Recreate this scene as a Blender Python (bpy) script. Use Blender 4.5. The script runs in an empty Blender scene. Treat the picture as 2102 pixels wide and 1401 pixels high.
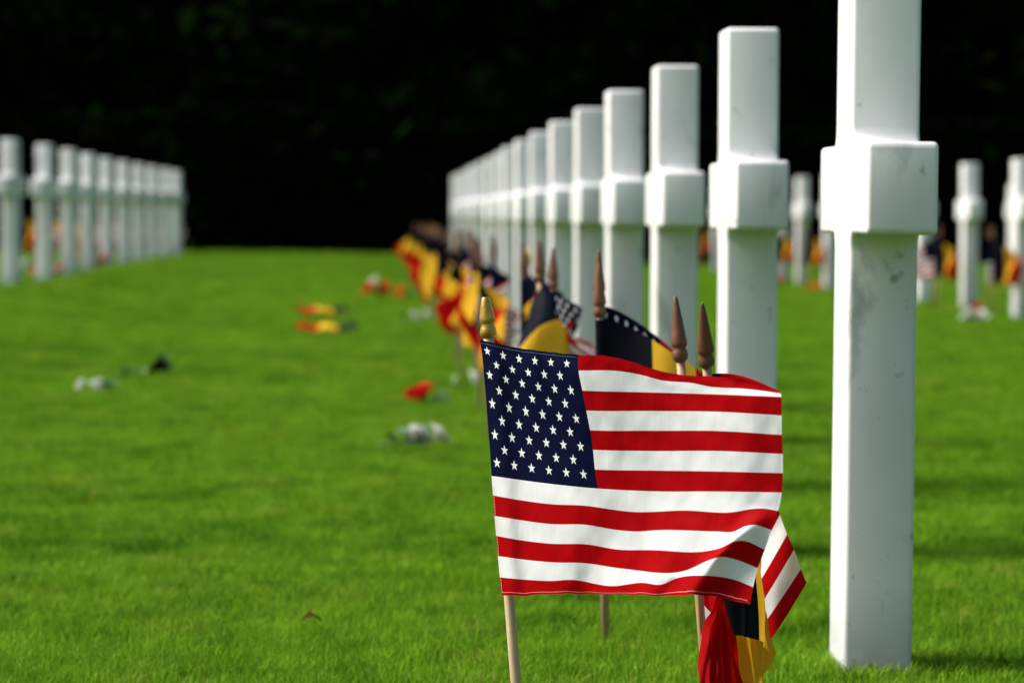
import bpy, math, random
import numpy as np
from mathutils import Vector, Matrix

R = math.radians
rng = np.random.default_rng(7)
random.seed(7)
sc = bpy.context.scene
COL = sc.collection

# ------------------------------------------------------------------ camera
FPX = 7000.0                       # focal length in pixels of the 2102 px wide photograph
CX, CY, HOR = 1051.0, 700.5, 442.0
EYE = 0.70
PITCH = math.atan((CY - HOR) / FPX)
cam_d = bpy.data.cameras.new('camera')
cam = bpy.data.objects.new('camera', cam_d)
COL.objects.link(cam)
cam.location = (0, 0, EYE)
cam.rotation_euler = (R(90) - PITCH, 0, 0)
cam_d.sensor_width = 36
cam_d.lens = FPX / 2102 * 36
cam_d.clip_end = 2000
cam_d.dof.use_dof = True
cam_d.dof.focus_distance = 4.26
cam_d.dof.aperture_fstop = 6.4
cam_d.dof.aperture_blades = 0
sc.camera = cam

# ------------------------------------------------------------------ light
SUN_EL, SUN_AZ = 46.0, -88.0       # azimuth clockwise from +Y: the sun stands to the left
w = bpy.data.worlds.new('World'); sc.world = w; w.use_nodes = True
nt = w.node_tree
sky = nt.nodes.new('ShaderNodeTexSky'); sky.sky_type = 'NISHITA'; sky.sun_disc = False
sky.sun_elevation = R(SUN_EL); sky.sun_rotation = R(SUN_AZ)
sky.air_density = 1.0; sky.dust_density = 4.0; sky.ozone_density = 1.0
nt.links.new(sky.outputs[0], nt.nodes['Background'].inputs[0])
nt.nodes['Background'].inputs[1].default_value = 0.11
sd = bpy.data.lights.new('sun', 'SUN'); sd.energy = 4.8; sd.angle = R(24); sd.color = (1, .955, .88)
so = bpy.data.objects.new('sun', sd); COL.objects.link(so)
sdir = Vector((math.sin(R(SUN_AZ)) * math.cos(R(SUN_EL)), math.cos(R(SUN_AZ)) * math.cos(R(SUN_EL)), math.sin(R(SUN_EL))))
so.rotation_euler = sdir.to_track_quat('Z', 'Y').to_euler()
so.location = (-10, 5, 20)

sc.view_settings.view_transform = 'Standard'
sc.view_settings.look = 'None'
sc.view_settings.gamma = 1.0
sc.view_settings.use_curve_mapping = False
sc.view_settings.exposure = 0.55
sc.render.engine = 'CYCLES'
sc.cycles.use_denoising = True
sc.cycles.use_adaptive_sampling = True
sc.cycles.adaptive_threshold = 0.02
sc.cycles.max_bounces = 5
sc.cycles.diffuse_bounces = 3
sc.cycles.transmission_bounces = 4
sc.cycles.caustics_reflective = False
sc.cycles.caustics_refractive = False

# ------------------------------------------------------------------ helpers
FWD = Vector((0, math.cos(PITCH), -math.sin(PITCH)))
UPV = Vector((0, math.sin(PITCH), math.cos(PITCH)))
EYEV = Vector((0, 0, EYE))

def at(px, py, Z):
    """place in the world that stands at pixel px, py of the photograph, Z metres away"""
    px, py, Z = float(px), float(py), float(Z)
    return EYEV + Z * (FWD + Vector((1, 0, 0)) * ((px - CX) / FPX) + UPV * ((CY - py) / FPX))

def sstep(t):
    t = np.clip(t, 0, 1)
    return t * t * (3 - 2 * t)

def gh(x, y):
    """height of the lawn: flat in front, rising gently to the left and at the back"""
    x = np.asarray(x, float); y = np.asarray(y, float)
    a = 0.175 * sstep((-x - 0.9) / 2.5) * sstep((y - 9) / 15)
    b = 0.13 * sstep((y - 33) / 9) * (1 - sstep((-x - 0.9) / 2.5)) * sstep((2 - x) / 2.5)
    return a + b

def on_ground(px, py):
    d = at(px, py, 1.0) - EYEV
    t = EYE / -d.z
    for _ in range(12):
        p = EYEV + d * t
        t = (EYE - float(gh(p.x, p.y))) / -d.z
    return EYEV + d * t

def link(o, parent=None):
    COL.objects.link(o)
    if parent is not None:
        o.parent = parent
    return o

def mesh_obj(name, verts, faces, mat, parent=None, smooth=True, normals=None):
    me = bpy.data.meshes.new(name)
    me.from_pydata([tuple(v) for v in verts], [], [tuple(f) for f in faces])
    if smooth:
        me.polygons.foreach_set('use_smooth', [True] * len(me.polygons))
    me.materials.append(mat)
    me.update()
    if normals is not None:
        me.normals_split_custom_set_from_vertices([tuple(n) for n in normals])
    return link(bpy.data.objects.new(name, me), parent)

def thing(name, label, cat, loc=(0, 0, 0), rot=(0, 0, 0), group=None):
    o = bpy.data.objects.new(name, None)
    COL.objects.link(o)
    o.empty_display_size = .05
    o.location = loc; o.rotation_euler = rot
    return tag(o, label, cat, group)

def tag(o, label=None, cat=None, group=None, kind=None):
    if label: o['label'] = label
    if cat: o['category'] = cat
    if group: o['group'] = group
    if kind: o['kind'] = kind
    return o

def lathe(profile, seg=20):
    """profile: list of (radius, z)"""
    vs, fs = [], []
    n = len(profile)
    for r, z in profile:
        for k in range(seg):
            a = 2 * math.pi * k / seg
            vs.append((r * math.cos(a), r * math.sin(a), z))
    for i in range(n - 1):
        for k in range(seg):
            k2 = (k + 1) % seg
            fs.append((i * seg + k, i * seg + k2, (i + 1) * seg + k2, (i + 1) * seg + k))
    fs.append(tuple(reversed(range(seg))))
    fs.append(tuple((n - 1) * seg + k for k in range(seg)))
    return vs, fs

def tube(pts, rad, seg=8):
    vs, fs = [], []
    pts = [Vector(p) for p in pts]
    for i, p in enumerate(pts):
        t = (pts[min(i + 1, len(pts) - 1)] - pts[max(i - 1, 0)]).normalized()
        a = t.orthogonal().normalized(); b = t.cross(a)
        r = rad[i] if isinstance(rad, (list, tuple)) else rad
        for k in range(seg):
            th = 2 * math.pi * k / seg
            vs.append(p + r * (math.cos(th) * a + math.sin(th) * b))
    for i in range(len(pts) - 1):
        for k in range(seg):
            k2 = (k + 1) % seg
            fs.append((i * seg + k, i * seg + k2, (i + 1) * seg + k2, (i + 1) * seg + k))
    fs.append(tuple(reversed(range(seg))))
    fs.append(tuple((len(pts) - 1) * seg + k for k in range(seg)))
    return vs, fs

# ------------------------------------------------------------------ materials
def new_mat(name):
    m = bpy.data.materials.new(name); m.use_nodes = True
    return m, m.node_tree, m.node_tree.nodes, m.node_tree.links, m.node_tree.nodes['Principled BSDF']

def noise(nt, scale, detail=4, rough=.55, vec=None, dist=0):
    n = nt.nodes.new('ShaderNodeTexNoise')
    n.inputs['Scale'].default_value = scale; n.inputs['Detail'].default_value = detail
    n.inputs['Roughness'].default_value = rough; n.inputs['Distortion'].default_value = dist
    if vec is not None: nt.links.new(vec, n.inputs['Vector'])
    return n

def ramp(nt, fac, stops):
    r = nt.nodes.new('ShaderNodeValToRGB')
    e = r.color_ramp.elements
    while len(e) < len(stops): e.new(.5)
    for el, (p, c) in zip(e, stops):
        el.position = p; el.color = (*c, 1) if len(c) == 3 else c
    nt.links.new(fac, r.inputs[0])
    return r

def mixc(nt, a, b, fac, mode='MIX'):
    m = nt.nodes.new('ShaderNodeMix'); m.data_type = 'RGBA'; m.blend_type = mode
    for s, v in ((m.inputs[6], a), (m.inputs[7], b), (m.inputs[0], fac)):
        if hasattr(v, 'node'): nt.links.new(v, s)
        elif isinstance(v, tuple): s.default_value = (*v, 1)
        else: s.default_value = v
    return m.outputs[2]

def mat_marble():
    m, nt, N, L, b = new_mat('white_marble')
    tc = N.new('ShaderNodeTexCoord'); oi = N.new('ShaderNodeObjectInfo')
    ad = N.new('ShaderNodeVectorMath'); ad.operation = 'MULTIPLY_ADD'
    L.new(oi.outputs['Random'], ad.inputs[0]); ad.inputs[1].default_value = (37, 11, 23)
    L.new(tc.outputs['Object'], ad.inputs[2])
    mp = N.new('ShaderNodeMapping'); mp.inputs['Scale'].default_value = (1, 1, .55)
    mp.inputs['Rotation'].default_value = (.35, .3, 0)
    L.new(ad.outputs[0], mp.inputs[0])
    base = ramp(nt, noise(nt, 5, 5, .6, mp.outputs[0]).outputs[0], [(.3, (.60, .605, .605)), (.64, (.74, .735, .735))])
    v = noise(nt, 7, 7, .62, mp.outputs[0], .9)
    vein = ramp(nt, v.outputs[0], [(.575, (0, 0, 0)), (.76, (1, 1, 1))])
    c1 = mixc(nt, base.outputs[0], (.26, .28, .275), vein.outputs[0])
    sp = ramp(nt, noise(nt, 26, 3, .5, ad.outputs[0]).outputs[0], [(.665, (0, 0, 0)), (.74, (.8, .8, .8))])
    c2 = mixc(nt, c1, (.26, .27, .24), sp.outputs[0])
    # foot: blotchy darker grey over the lowest hand's breadth, fading out above
    sx = N.new('ShaderNodeSeparateXYZ'); L.new(tc.outputs['Object'], sx.inputs[0])
    mr = N.new('ShaderNodeMapRange'); mr.inputs['From Min'].default_value = .06; mr.inputs['From Max'].default_value = .15
    mr.inputs['To Min'].default_value = 1.0; mr.inputs['To Max'].default_value = 0
    L.new(sx.outputs['Z'], mr.inputs['Value'])
    sn = N.new('ShaderNodeMath'); sn.operation = 'MULTIPLY'
    L.new(mr.outputs[0], sn.inputs[0]); L.new(noise(nt, 14, 4, .6, ad.outputs[0]).outputs[0], sn.inputs[1])
    c2b = mixc(nt, c2, ramp(nt, oi.outputs['Random'], [(0, (.88, .89, .87)), (1, (1, 1, 1))]).outputs[0], 1.0, 'MULTIPLY')
    c3 = mixc(nt, c2b, (.30, .33, .33), sn.outputs[0])
    L.new(c3, b.inputs['Base Color'])
    b.inputs['Roughness'].default_value = .55
    b.inputs['Specular IOR Level'].default_value = .3
    bp = N.new('ShaderNodeBump'); bp.inputs['Strength'].default_value = .12; bp.inputs['Distance'].default_value = .002
    L.new(noise(nt, 240, 3, .6, ad.outputs[0]).outputs[0], bp.inputs['Height']); L.new(bp.outputs[0], b.inputs['Normal'])
    return m

def mat_cloth(name, col, trans=.35, rough=.55, var=.12):
    m, nt, N, L, b = new_mat(name)
    tc = N.new('ShaderNodeTexCoord')
    nz = noise(nt, 9, 3, .5, tc.outputs['Object'])
    dk = tuple(c * (1 - var) for c in col)
    c = ramp(nt, nz.outputs[0], [(.35, dk), (.65, col)])
    L.new(c.outputs[0], b.inputs['Base Color'])
    b.inputs['Roughness'].default_value = rough
    b.inputs['Specular IOR Level'].default_value = .03
    # woven threads and small puckers
    wv = N.new('ShaderNodeTexWave'); wv.bands_direction = 'X'; wv.inputs['Scale'].default_value = 420
    wv2 = N.new('ShaderNodeTexWave'); wv2.bands_direction = 'Z'; wv2.inputs['Scale'].default_value = 420
    L.new(tc.outputs['Object'], wv.inputs[0]); L.new(tc.outputs['Object'], wv2.inputs[0])
    mp = N.new('ShaderNodeMapping'); mp.inputs['Scale'].default_value = (1, 1, .35); L.new(tc.outputs['Object'], mp.inputs[0])
    pk = noise(nt, 38, 3, .5, mp.outputs[0])
    s = N.new('ShaderNodeMath'); s.operation = 'ADD'; L.new(wv.outputs[1], s.inputs[0]); L.new(wv2.outputs[1], s.inputs[1])
    b1 = N.new('ShaderNodeBump'); b1.inputs['Strength'].default_value = .25; b1.inputs['Distance'].default_value = .0002
    L.new(s.outputs[0], b1.inputs['Height'])
    b2 = N.new('ShaderNodeBump'); b2.inputs['Strength'].default_value = .45; b2.inputs['Distance'].default_value = .004
    L.new(pk.outputs[0], b2.inputs['Height']); L.new(b1.outputs[0], b2.inputs['Normal'])
    L.new(b2.outputs[0], b.inputs['Normal'])
    t = N.new('ShaderNodeBsdfTranslucent'); L.new(c.outputs[0], t.inputs[0]); L.new(b2.outputs[0], t.inputs[1])
    mx = N.new('ShaderNodeMixShader'); mx.inputs[0].default_value = trans
    L.new(b.outputs[0], mx.inputs[1]); L.new(t.outputs[0], mx.inputs[2])
    L.new(mx.outputs[0], N['Material Output'].inputs[0])
    return m

def mat_plain(name, col, rough=.6, metal=0, var=.2, scale=40, spec=.4, bump=0, stretch=(1, 1, 1)):
    m, nt, N, L, b = new_mat(name)
    tc = N.new('ShaderNodeTexCoord')
    mp = N.new('ShaderNodeMapping'); mp.inputs['Scale'].default_value = stretch; L.new(tc.outputs['Object'], mp.inputs[0])
    nz = noise(nt, scale, 4, .6, mp.outputs[0])
    c = ramp(nt, nz.outputs[0], [(.3, tuple(x * (1 - var) for x in col)), (.7, tuple(min(1, x * (1 + var)) for x in col))])
    L.new(c.outputs[0], b.inputs['Base Color'])
    b.inputs['Roughness'].default_value = rough; b.inputs['Metallic'].default_value = metal
    b.inputs['Specular IOR Level'].default_value = spec
    if bump:
        bp = N.new('ShaderNodeBump'); bp.inputs['Strength'].default_value = .5; bp.inputs['Distance'].default_value = bump
        L.new(nz.outputs[0], bp.inputs['Height']); L.new(bp.outputs[0], b.inputs['Normal'])
    return m

def mat_leaf(name, dark, light, trans=.3, rough=.5, pos_scale=(1.2, 11.0), spec=.3, dry=None):
    """foliage and grass: colour drifts in patches over the ground and from tuft to tuft"""
    m, nt, N, L, b = new_mat(name)
    g = N.new('ShaderNodeNewGeometry'); oi = N.new('ShaderNodeObjectInfo')
    mp = N.new('ShaderNodeMapping'); mp.inputs['Scale'].default_value = (.7, 1, 1); L.new(g.outputs['Position'], mp.inputs[0])
    mp0 = N.new('ShaderNodeMapping'); mp0.inputs['Scale'].default_value = (.22, 1, 1); L.new(g.outputs['Position'], mp0.inputs[0])
    n1 = noise(nt, pos_scale[0], 5, .65, mp0.outputs[0]); n2 = noise(nt, pos_scale[1], 5, .7, mp.outputs[0])
    a = N.new('ShaderNodeMath'); a.operation = 'MULTIPLY_ADD'; L.new(n1.outputs[0], a.inputs[0]); a.inputs[1].default_value = .42; L.new(n2.outputs[0], a.inputs[2])
    c = N.new('ShaderNodeMath'); c.operation = 'MULTIPLY_ADD'; L.new(oi.outputs['Random'], c.inputs[0]); c.inputs[1].default_value = .28; L.new(a.outputs[0], c.inputs[2])
    r = ramp(nt, c.outputs[0], [(.60, dark), (.96, light)])
    if dry:
        dr = ramp(nt, oi.outputs['Random'], [(.90, (0, 0, 0)), (1.0, (.55, .55, .55))])
        rc = mixc(nt, r.outputs[0], dry, dr.outputs[0])
    else: rc = r.outputs[0]
    L.new(rc, b.inputs['Base Color'])
    b.inputs['Roughness'].default_value = rough; b.inputs['Specular IOR Level'].default_value = spec
    t = N.new('ShaderNodeBsdfTranslucent'); L.new(rc, t.inputs[0])
    mx = N.new('ShaderNodeMixShader'); mx.inputs[0].default_value = trans
    L.new(b.outputs[0], mx.inputs[1]); L.new(t.outputs[0], mx.inputs[2])
    L.new(mx.outputs[0], N['Material Output'].inputs[0])
    return m

M = {}
M['marble'] = mat_marble()
M['white'] = mat_cloth('white_cloth', (.79, .80, .825), .36)
M['red'] = mat_cloth('red_cloth', (.38, .001, .003), .36)
M['navy'] = mat_cloth('navy_cloth', (.002, .0035, .021), .15, var=.2)
M['black'] = mat_cloth('black_cloth', (.005, .006, .011), .10, var=.2)
M['yellow'] = mat_cloth('yellow_cloth', (.80, .46, .03), .42)
M['red2'] = mat_cloth('scarlet_cloth', (.50, .004, .006), .42)
M['thread'] = mat_plain('pale_thread', (.62, .40, .40), .8)
M['thread_dark'] = mat_plain('dark_red_thread', (.10, .004, .006), .9, spec=0)
M['thread_blue'] = mat_plain('blue_thread', (.10, .13, .26), .8)
M['wood'] = mat_plain('pale_staff_wood', (.48, .36, .22), .5, var=.22, scale=30, bump=.0004, stretch=(6, 6, .5))
M['wood2'] = mat_plain('tan_staff_wood', (.33, .20, .11), .5, var=.25, scale=30, bump=.0004, stretch=(6, 6, .5))
M['brown'] = mat_plain('brown_stained_finial', (.115, .045, .020), .45, var=.30, scale=160, bump=.0005)
M['gold'] = mat_plain('gold_painted_finial', (.42, .27, .055), .38, metal=.75, var=.35, scale=120, bump=.0005)
GD, GL = (.032, .122, .003), (.165, .330, .014)
M['grass'] = mat_leaf('grass_blades', GD, GL, .35, .6, spec=.05, dry=(.30, .27, .05))
M['soil'] = mat_leaf('lawn_ground', (.022, .075, .003), (.062, .15, .006), 0.0, .9, spec=.05)
M['hedge'] = mat_leaf('hedge_leaves', (.001, .0025, .0008), (.0025, .006, .0015), .1, 1, (.6, 3), .0)  # deep shade is put into these leaf colours, far darker than real foliage
M['woods'] = mat_leaf('woodland_leaves', (.001, .0025, .0008), (.004, .010, .002), .12, 1, (.3, 1.5), .0)  # the wood's shade is painted in too: leaves much darker than living ones
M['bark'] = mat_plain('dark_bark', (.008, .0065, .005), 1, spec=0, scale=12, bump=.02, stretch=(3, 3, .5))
M['petal_white'] = mat_cloth('white_petal', (.58, .60, .54), .3)
M['petal_red'] = mat_cloth('red_petal', (.48, .012, .010), .3)
M['petal_orange'] = mat_cloth('orange_petal', (.62, .14, .02), .3)
M['petal_pink'] = mat_cloth('pink_petal', (.66, .25, .25), .3)
M['stem'] = mat_plain('flower_stem', (.06, .12, .05), .5)
M['leaf_grey'] = mat_plain('grey_green_leaf', (.13, .22, .13), .5)
M['leaf_dark'] = mat_plain('dark_leaf', (.008, .022, .008), .5)
M['leaf_dry'] = mat_plain('dry_leaf', (.055, .036, .010), .9, spec=0)

# ------------------------------------------------------------------ ground
def make_ground():
    xs = np.concatenate([[-400, -120, -50, -25], np.linspace(-14, 14, 57), [25, 50, 120, 400]])
    ys = np.concatenate([[-300, -80, -20, -5], np.linspace(0, 60, 81), [80, 130, 250, 900]])
    X, Y = np.meshgrid(xs, ys)
    Z = gh(X, Y)
    vs = np.stack([X.ravel(), Y.ravel(), Z.ravel()], 1)
    n = len(xs)
    fs = [(j * n + i, j * n + i + 1, (j + 1) * n + i + 1, (j + 1) * n + i) for j in range(len(ys) - 1) for i in range(n - 1)]
    o = mesh_obj('ground', vs, fs, M['soil'])
    tag(o, 'mown green lawn of the cemetery', kind='structure')
make_ground()

def make_tuft(k, blades=105, size=.055, hmin=.018, hmax=.042, wd=.0017):
    r = np.random.default_rng(100 + k)
    vs, fs = [], []
    for _ in range(blades):
        x, y = r.normal(0, size * .55, 2)
        h = r.uniform(hmin, hmax); wv = wd * r.uniform(.7, 1.3)
        a = r.uniform(0, 2 * math.pi); ln = r.uniform(.05, .75) * h
        bx, by = math.cos(a), math.sin(a); c = r.uniform(0, math.pi)
        sx, sy = math.cos(c) * wv / 2, math.sin(c) * wv / 2
        i = len(vs)
        m = .5
        vs += [(x - sx, y - sy, -.004), (x + sx, y + sy, -.004),
               (x + bx * ln * .28 + sx * .85, y + by * ln * .28 + sy * .85, h * m + .004), (x + bx * ln * .28 - sx * .85, y + by * ln * .28 - sy * .85, h * m + .004),
               (x + bx * ln, y + by * ln, h * (1 - .25 * ln / h))]
        fs += [(i, i + 1, i + 2, i + 3), (i + 3, i + 2, i + 4)]
    me = bpy.data.meshes.new('grass_tuft')
    me.from_pydata(vs, [], fs); me.materials.append(M['grass'])
    return bpy.data.objects.new('grass_tuft', me)

def make_grass():
    tc = bpy.data.collections.new('tufts')
    for k in range(7):
        tc.objects.link(make_tuft(k))
    pts = []
    def zone(y0, y1, dens, sx, sc0, sc1):
        # trapezoid of lawn that opens with distance, a metre or more wider than the picture on both sides
        hw0, hw1 = .155 * y0 + sx, .155 * y1 + sx
        n = int(dens * (y1 - y0) * (hw0 + hw1))
        y = rng.uniform(y0, y1, n); hw = .155 * y + sx
        x = rng.uniform(-1, 1, n) * hw
        keep = rng.uniform(0, 1, n) < (hw / hw1 if hw1 > hw0 else 1)
        x, y = x[keep], y[keep]
        pts.append(np.stack([x, y, gh(x, y), rng.uniform(0, 6.283, len(x)), rng.uniform(sc0, sc1, len(x)), rng.integers(0, 7, len(x))], 1))
    zone(3.2, 7.5, 520, .7, .75, 1.25)
    zone(7.5, 13, 330, .9, .8, 1.35)
    zone(13, 24, 150, 1.2, .95, 1.6)
    zone(24, 46, 60, 2.0, 1.2, 2.1)
    for i in range(6):
        Z = 5.173 + 1.676 * i
        cx_, cy_ = .545 - .0405 * (Z - 5.173), Z - .026
        n = 46
        t = rng.uniform(0, 1, n); side = rng.integers(0, 4, n)
        hx, hy = .062, .090
        x = np.where(side == 0, -hx, np.where(side == 1, hx, (2 * t - 1) * hx)); y = np.where(side == 2, -hy, np.where(side == 3, hy, (2 * t - 1) * hy))
        x = cx_ + x + rng.normal(0, .006, n) - y * .0405; y = cy_ + y + rng.normal(0, .006, n)
        pts.append(np.stack([x, y, gh(x, y), rng.uniform(0, 6.283, n), rng.uniform(.6, 1.2, n), rng.integers(0, 7, n)], 1))
    P = np.concatenate(pts)
    me = bpy.data.meshes.new('grass')
    me.from_pydata([tuple(p[:3]) for p in P], [], [])
    ra = me.attributes.new('turn', 'FLOAT_VECTOR', 'POINT')
    rv = np.zeros((len(P), 3)); rv[:, 2] = P[:, 3]; ra.data.foreach_set('vector', rv.ravel())
    sa = me.attributes.new('size', 'FLOAT', 'POINT'); sa.data.foreach_set('value', P[:, 4])
    ia = me.attributes.new('which', 'INT', 'POINT'); ia.data.foreach_set('value', P[:, 5].astype(int))
    o = link(bpy.data.objects.new('grass', me))
    tag(o, 'short mown green grass blades covering the lawn', 'grass', kind='stuff')
    me.materials.append(M['grass'])
    ng = bpy.data.node_groups.new('grass_spread', 'GeometryNodeTree')
    ng.interface.new_socket('Geometry', in_out='INPUT', socket_type='NodeSocketGeometry')
    ng.interface.new_socket('Geometry', in_out='OUTPUT', socket_type='NodeSocketGeometry')
    gi = ng.nodes.new('NodeGroupInput'); go = ng.nodes.new('NodeGroupOutput')
    ci = ng.nodes.new('GeometryNodeCollectionInfo'); ci.inputs['Collection'].default_value = tc
    ci.inputs['Separate Children'].default_value = True; ci.inputs['Reset Children'].default_value = True
    ip = ng.nodes.new('GeometryNodeInstanceOnPoints'); ip.inputs['Pick Instance'].default_value = True
    def na(n, t):
        a = ng.nodes.new('GeometryNodeInputNamedAttribute'); a.data_type = t; a.inputs['Name'].default_value = n
        return [s for s in a.outputs if s.enabled and s.name == 'Attribute'][0]
    ng.links.new(gi.outputs[0], ip.inputs['Points']); ng.links.new(ci.outputs[0], ip.inputs['Instance'])
    ng.links.new(na('which', 'INT'), ip.inputs['Instance Index'])
    ng.links.new(na('turn', 'FLOAT_VECTOR'), ip.inputs['Rotation'])
    ng.links.new(na('size', 'FLOAT'), ip.inputs['Scale'])
    ng.links.new(ip.outputs[0], go.inputs[0])
    md = o.modifiers.new('spread', 'NODES'); md.node_group = ng
make_grass()

# ------------------------------------------------------------------ woodland and hedge behind the lawn
def leaf_cards(P, size, r):
    """leaf-shaped diamonds at P with random tilt"""
    n = len(P)
    a = r.normal(size=(n, 3)); a /= np.linalg.norm(a, axis=1)[:, None]
    b = np.cross(a, r.normal(size=(n, 3))); b /= np.linalg.norm(b, axis=1)[:, None]
    s = size * r.uniform(.6, 1.4, (n, 1))
    q = np.stack([P - a * s, P + b * s * .45, P + a * s, P - b * s * .45], 1).reshape(-1, 3)
    f = np.arange(n * 4).reshape(-1, 4)
    return q, f

def fast_mesh(name, q, f, mat):
    me = bpy.data.meshes.new(name)
    me.vertices.add(len(q)); me.vertices.foreach_set('co', q.ravel().astype(np.float32))
    k = f.shape[1]
    me.loops.add(f.size); me.loops.foreach_set('vertex_index', f.ravel().astype(np.int32))
    me.polygons.add(len(f)); me.polygons.foreach_set('loop_start', (np.arange(len(f)) * k).astype(np.int32))
    me.polygons.foreach_set('loop_total', np.full(len(f), k, np.int32))
    me.update(calc_edges=True); me.validate()
    me.materials.append(mat)
    return me

def make_hedge():
    r = np.random.default_rng(21)
    n = 60000
    x = r.uniform(-26, 26, n); z = r.uniform(0, 1, n) ** .9
    top = 1.85 + .05 * np.sin(x * 1.3) + .04 * np.sin(x * 3.7 + 1)
    y = 45.6 + np.abs(r.normal(0, .28, n)) + .06 * np.sin(x * 2.1) + .07 * z
    P = np.stack([x, y, gh(x, y) + z * top], 1)
    m = 14000
    x2 = r.uniform(-26, 26, m); y2 = r.uniform(45.7, 47.4, m)
    P2 = np.stack([x2, y2, gh(x2, y2) + 1.85 + .05 * np.sin(x2 * 1.3) + r.normal(0, .06, m)], 1)
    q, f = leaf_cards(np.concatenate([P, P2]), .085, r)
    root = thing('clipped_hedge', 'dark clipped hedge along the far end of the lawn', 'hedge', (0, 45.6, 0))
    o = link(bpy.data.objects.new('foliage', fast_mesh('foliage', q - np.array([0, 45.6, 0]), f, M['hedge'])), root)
    # dense twiggy core
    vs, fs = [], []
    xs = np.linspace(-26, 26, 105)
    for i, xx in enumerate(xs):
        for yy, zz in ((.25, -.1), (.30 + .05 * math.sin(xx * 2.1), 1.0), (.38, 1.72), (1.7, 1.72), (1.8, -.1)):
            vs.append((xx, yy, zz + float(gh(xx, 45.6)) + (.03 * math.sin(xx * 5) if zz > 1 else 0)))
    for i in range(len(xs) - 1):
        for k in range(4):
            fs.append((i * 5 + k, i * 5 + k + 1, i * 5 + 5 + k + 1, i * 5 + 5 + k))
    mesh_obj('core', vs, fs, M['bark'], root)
make_hedge()

def make_woods():
    r = np.random.default_rng(33)
    Q, F, off = [], [], 0
    trunks_v, trunks_f = [], []
    cl = []
    spots = []
    for row, (y, step) in enumerate(((49.5, 3.1), (53.5, 3.4), (58, 3.8), (63, 3.6), (68, 3.4))):
        for x in np.arange(-30 - 2 * row, 30.1 + 2 * row, step):
            spots.append((x + r.uniform(-.9, .9), y + r.uniform(-1, 1), r.uniform(11, 17)))
    for (x, y, h) in spots:
        v, f = tube([(x, y, -.2), (x + r.uniform(-.15, .15), y, h * .4), (x + r.uniform(-.4, .4), y, h * .85)], [.26, .2, .06], 8)
        o = len(trunks_v); trunks_v += [tuple(p) for p in v]; trunks_f += [tuple(i + o for i in g) for g in f]
        for _ in range(62):
            t = r.uniform(0, 1)
            zc = .4 + t * h; rad = (2.9 * (1 - .55 * t)) * r.uniform(.35, 1)
            a = r.uniform(0, 6.283)
            c = np.array([x + rad * math.cos(a), y + rad * math.sin(a) * 1.25, zc])
            far = y > 56
            n = 26 if far else 44
            cl.append(np.concatenate([c + r.normal(0, 1, (n, 3)) * np.array([.6, .55, .38]), np.full((n, 1), .36 if far else .20)], 1))
    n = 16000                                                       # the deeper wood
    cl.append(np.stack([r.uniform(-48, 48, n), r.uniform(71, 77, n), r.uniform(0, 18, n), np.full(n, .75)], 1))
    P = np.concatenate(cl)
    P = P[P[:, 2] > .1]
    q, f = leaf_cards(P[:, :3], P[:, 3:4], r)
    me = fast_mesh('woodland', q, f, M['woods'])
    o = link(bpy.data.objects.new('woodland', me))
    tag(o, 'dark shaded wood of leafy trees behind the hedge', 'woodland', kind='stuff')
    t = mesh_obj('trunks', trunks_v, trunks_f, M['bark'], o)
    t['kind'] = 'stuff'
make_woods()

# ------------------------------------------------------------------ crosses
H, ARM0, ARM1, ARML, SHW, THK = 1.07, .672, .806, .515, .16, .103
def cross_mesh():
    """outline of a Latin cross (x along the arms, z up) with rounded inner corners, given a thickness and eased edges"""
    a, s, fr = ARML / 2, SHW / 2, .026
    def arc(cx, cz, a0, a1, r, n=6):
        return [(cx + r * math.cos(R(a0 + (a1 - a0) * k / n)), cz + r * math.sin(R(a0 + (a1 - a0) * k / n))) for k in range(n + 1)]
    e = .010
    out = [(s, -.12)]
    out += arc(s + fr, ARM0 - fr, 180, 90, fr)              # under the right arm
    out += arc(a - e, ARM0 + e, -90, 0, e, 3)
    out += arc(a - e, ARM1 - e, 0, 90, e, 3)
    out += arc(s + fr, ARM1 + fr, 270, 180, fr)
    out += arc(s - e, H - e, 0, 90, e, 3)
    left = [(-x, z) for x, z in reversed(out)]
    out = out + left
    n = len(out)
    P = np.array(out)
    nx = np.roll(P, -1, 0) - np.roll(P, 1, 0)
    nrm = np.stack([nx[:, 1], -nx[:, 0]], 1); nrm /= np.linalg.norm(nrm, axis=1)[:, None]
    hb = .007
    rings = []
    for k in range(4):
        th = math.pi / 2 * k / 3
        rings.append((hb * (1 - math.sin(th)), -THK / 2 + hb * (1 - math.cos(th))))
    rings = rings + [(i, -y) for i, y in reversed(rings)]
    vs, fs = [], []
    for ins, y in rings:
        for (x, z), (ux, uz) in zip(P, nrm):
            vs.append((x - ux * ins, y, z - uz * ins))
    for r_ in range(len(rings) - 1):
        for k in range(n):
            k2 = (k + 1) % n
            fs.append((r_ * n + k, r_ * n + k2, (r_ + 1) * n + k2, (r_ + 1) * n + k))
    fs.append(tuple(reversed(range(n))))
    fs.append(tuple((len(rings) - 1) * n + k for k in range(n)))
    me = bpy.data.meshes.new('marble_cross')
    me.from_pydata(vs, [], fs)
    import bmesh
    bm = bmesh.new(); bm.from_mesh(me); bmesh.ops.recalc_face_normals(bm, faces=bm.faces[:]); bm.to_mesh(me); bm.free()
    me.polygons.foreach_set('use_smooth', [True] * len(me.polygons))
    me.update()
    me.materials.append(M['marble'])
    try: me.set_sharp_from_angle(angle=R(42))
    except Exception: pass
    return me
CROSS = cross_mesh()

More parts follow.
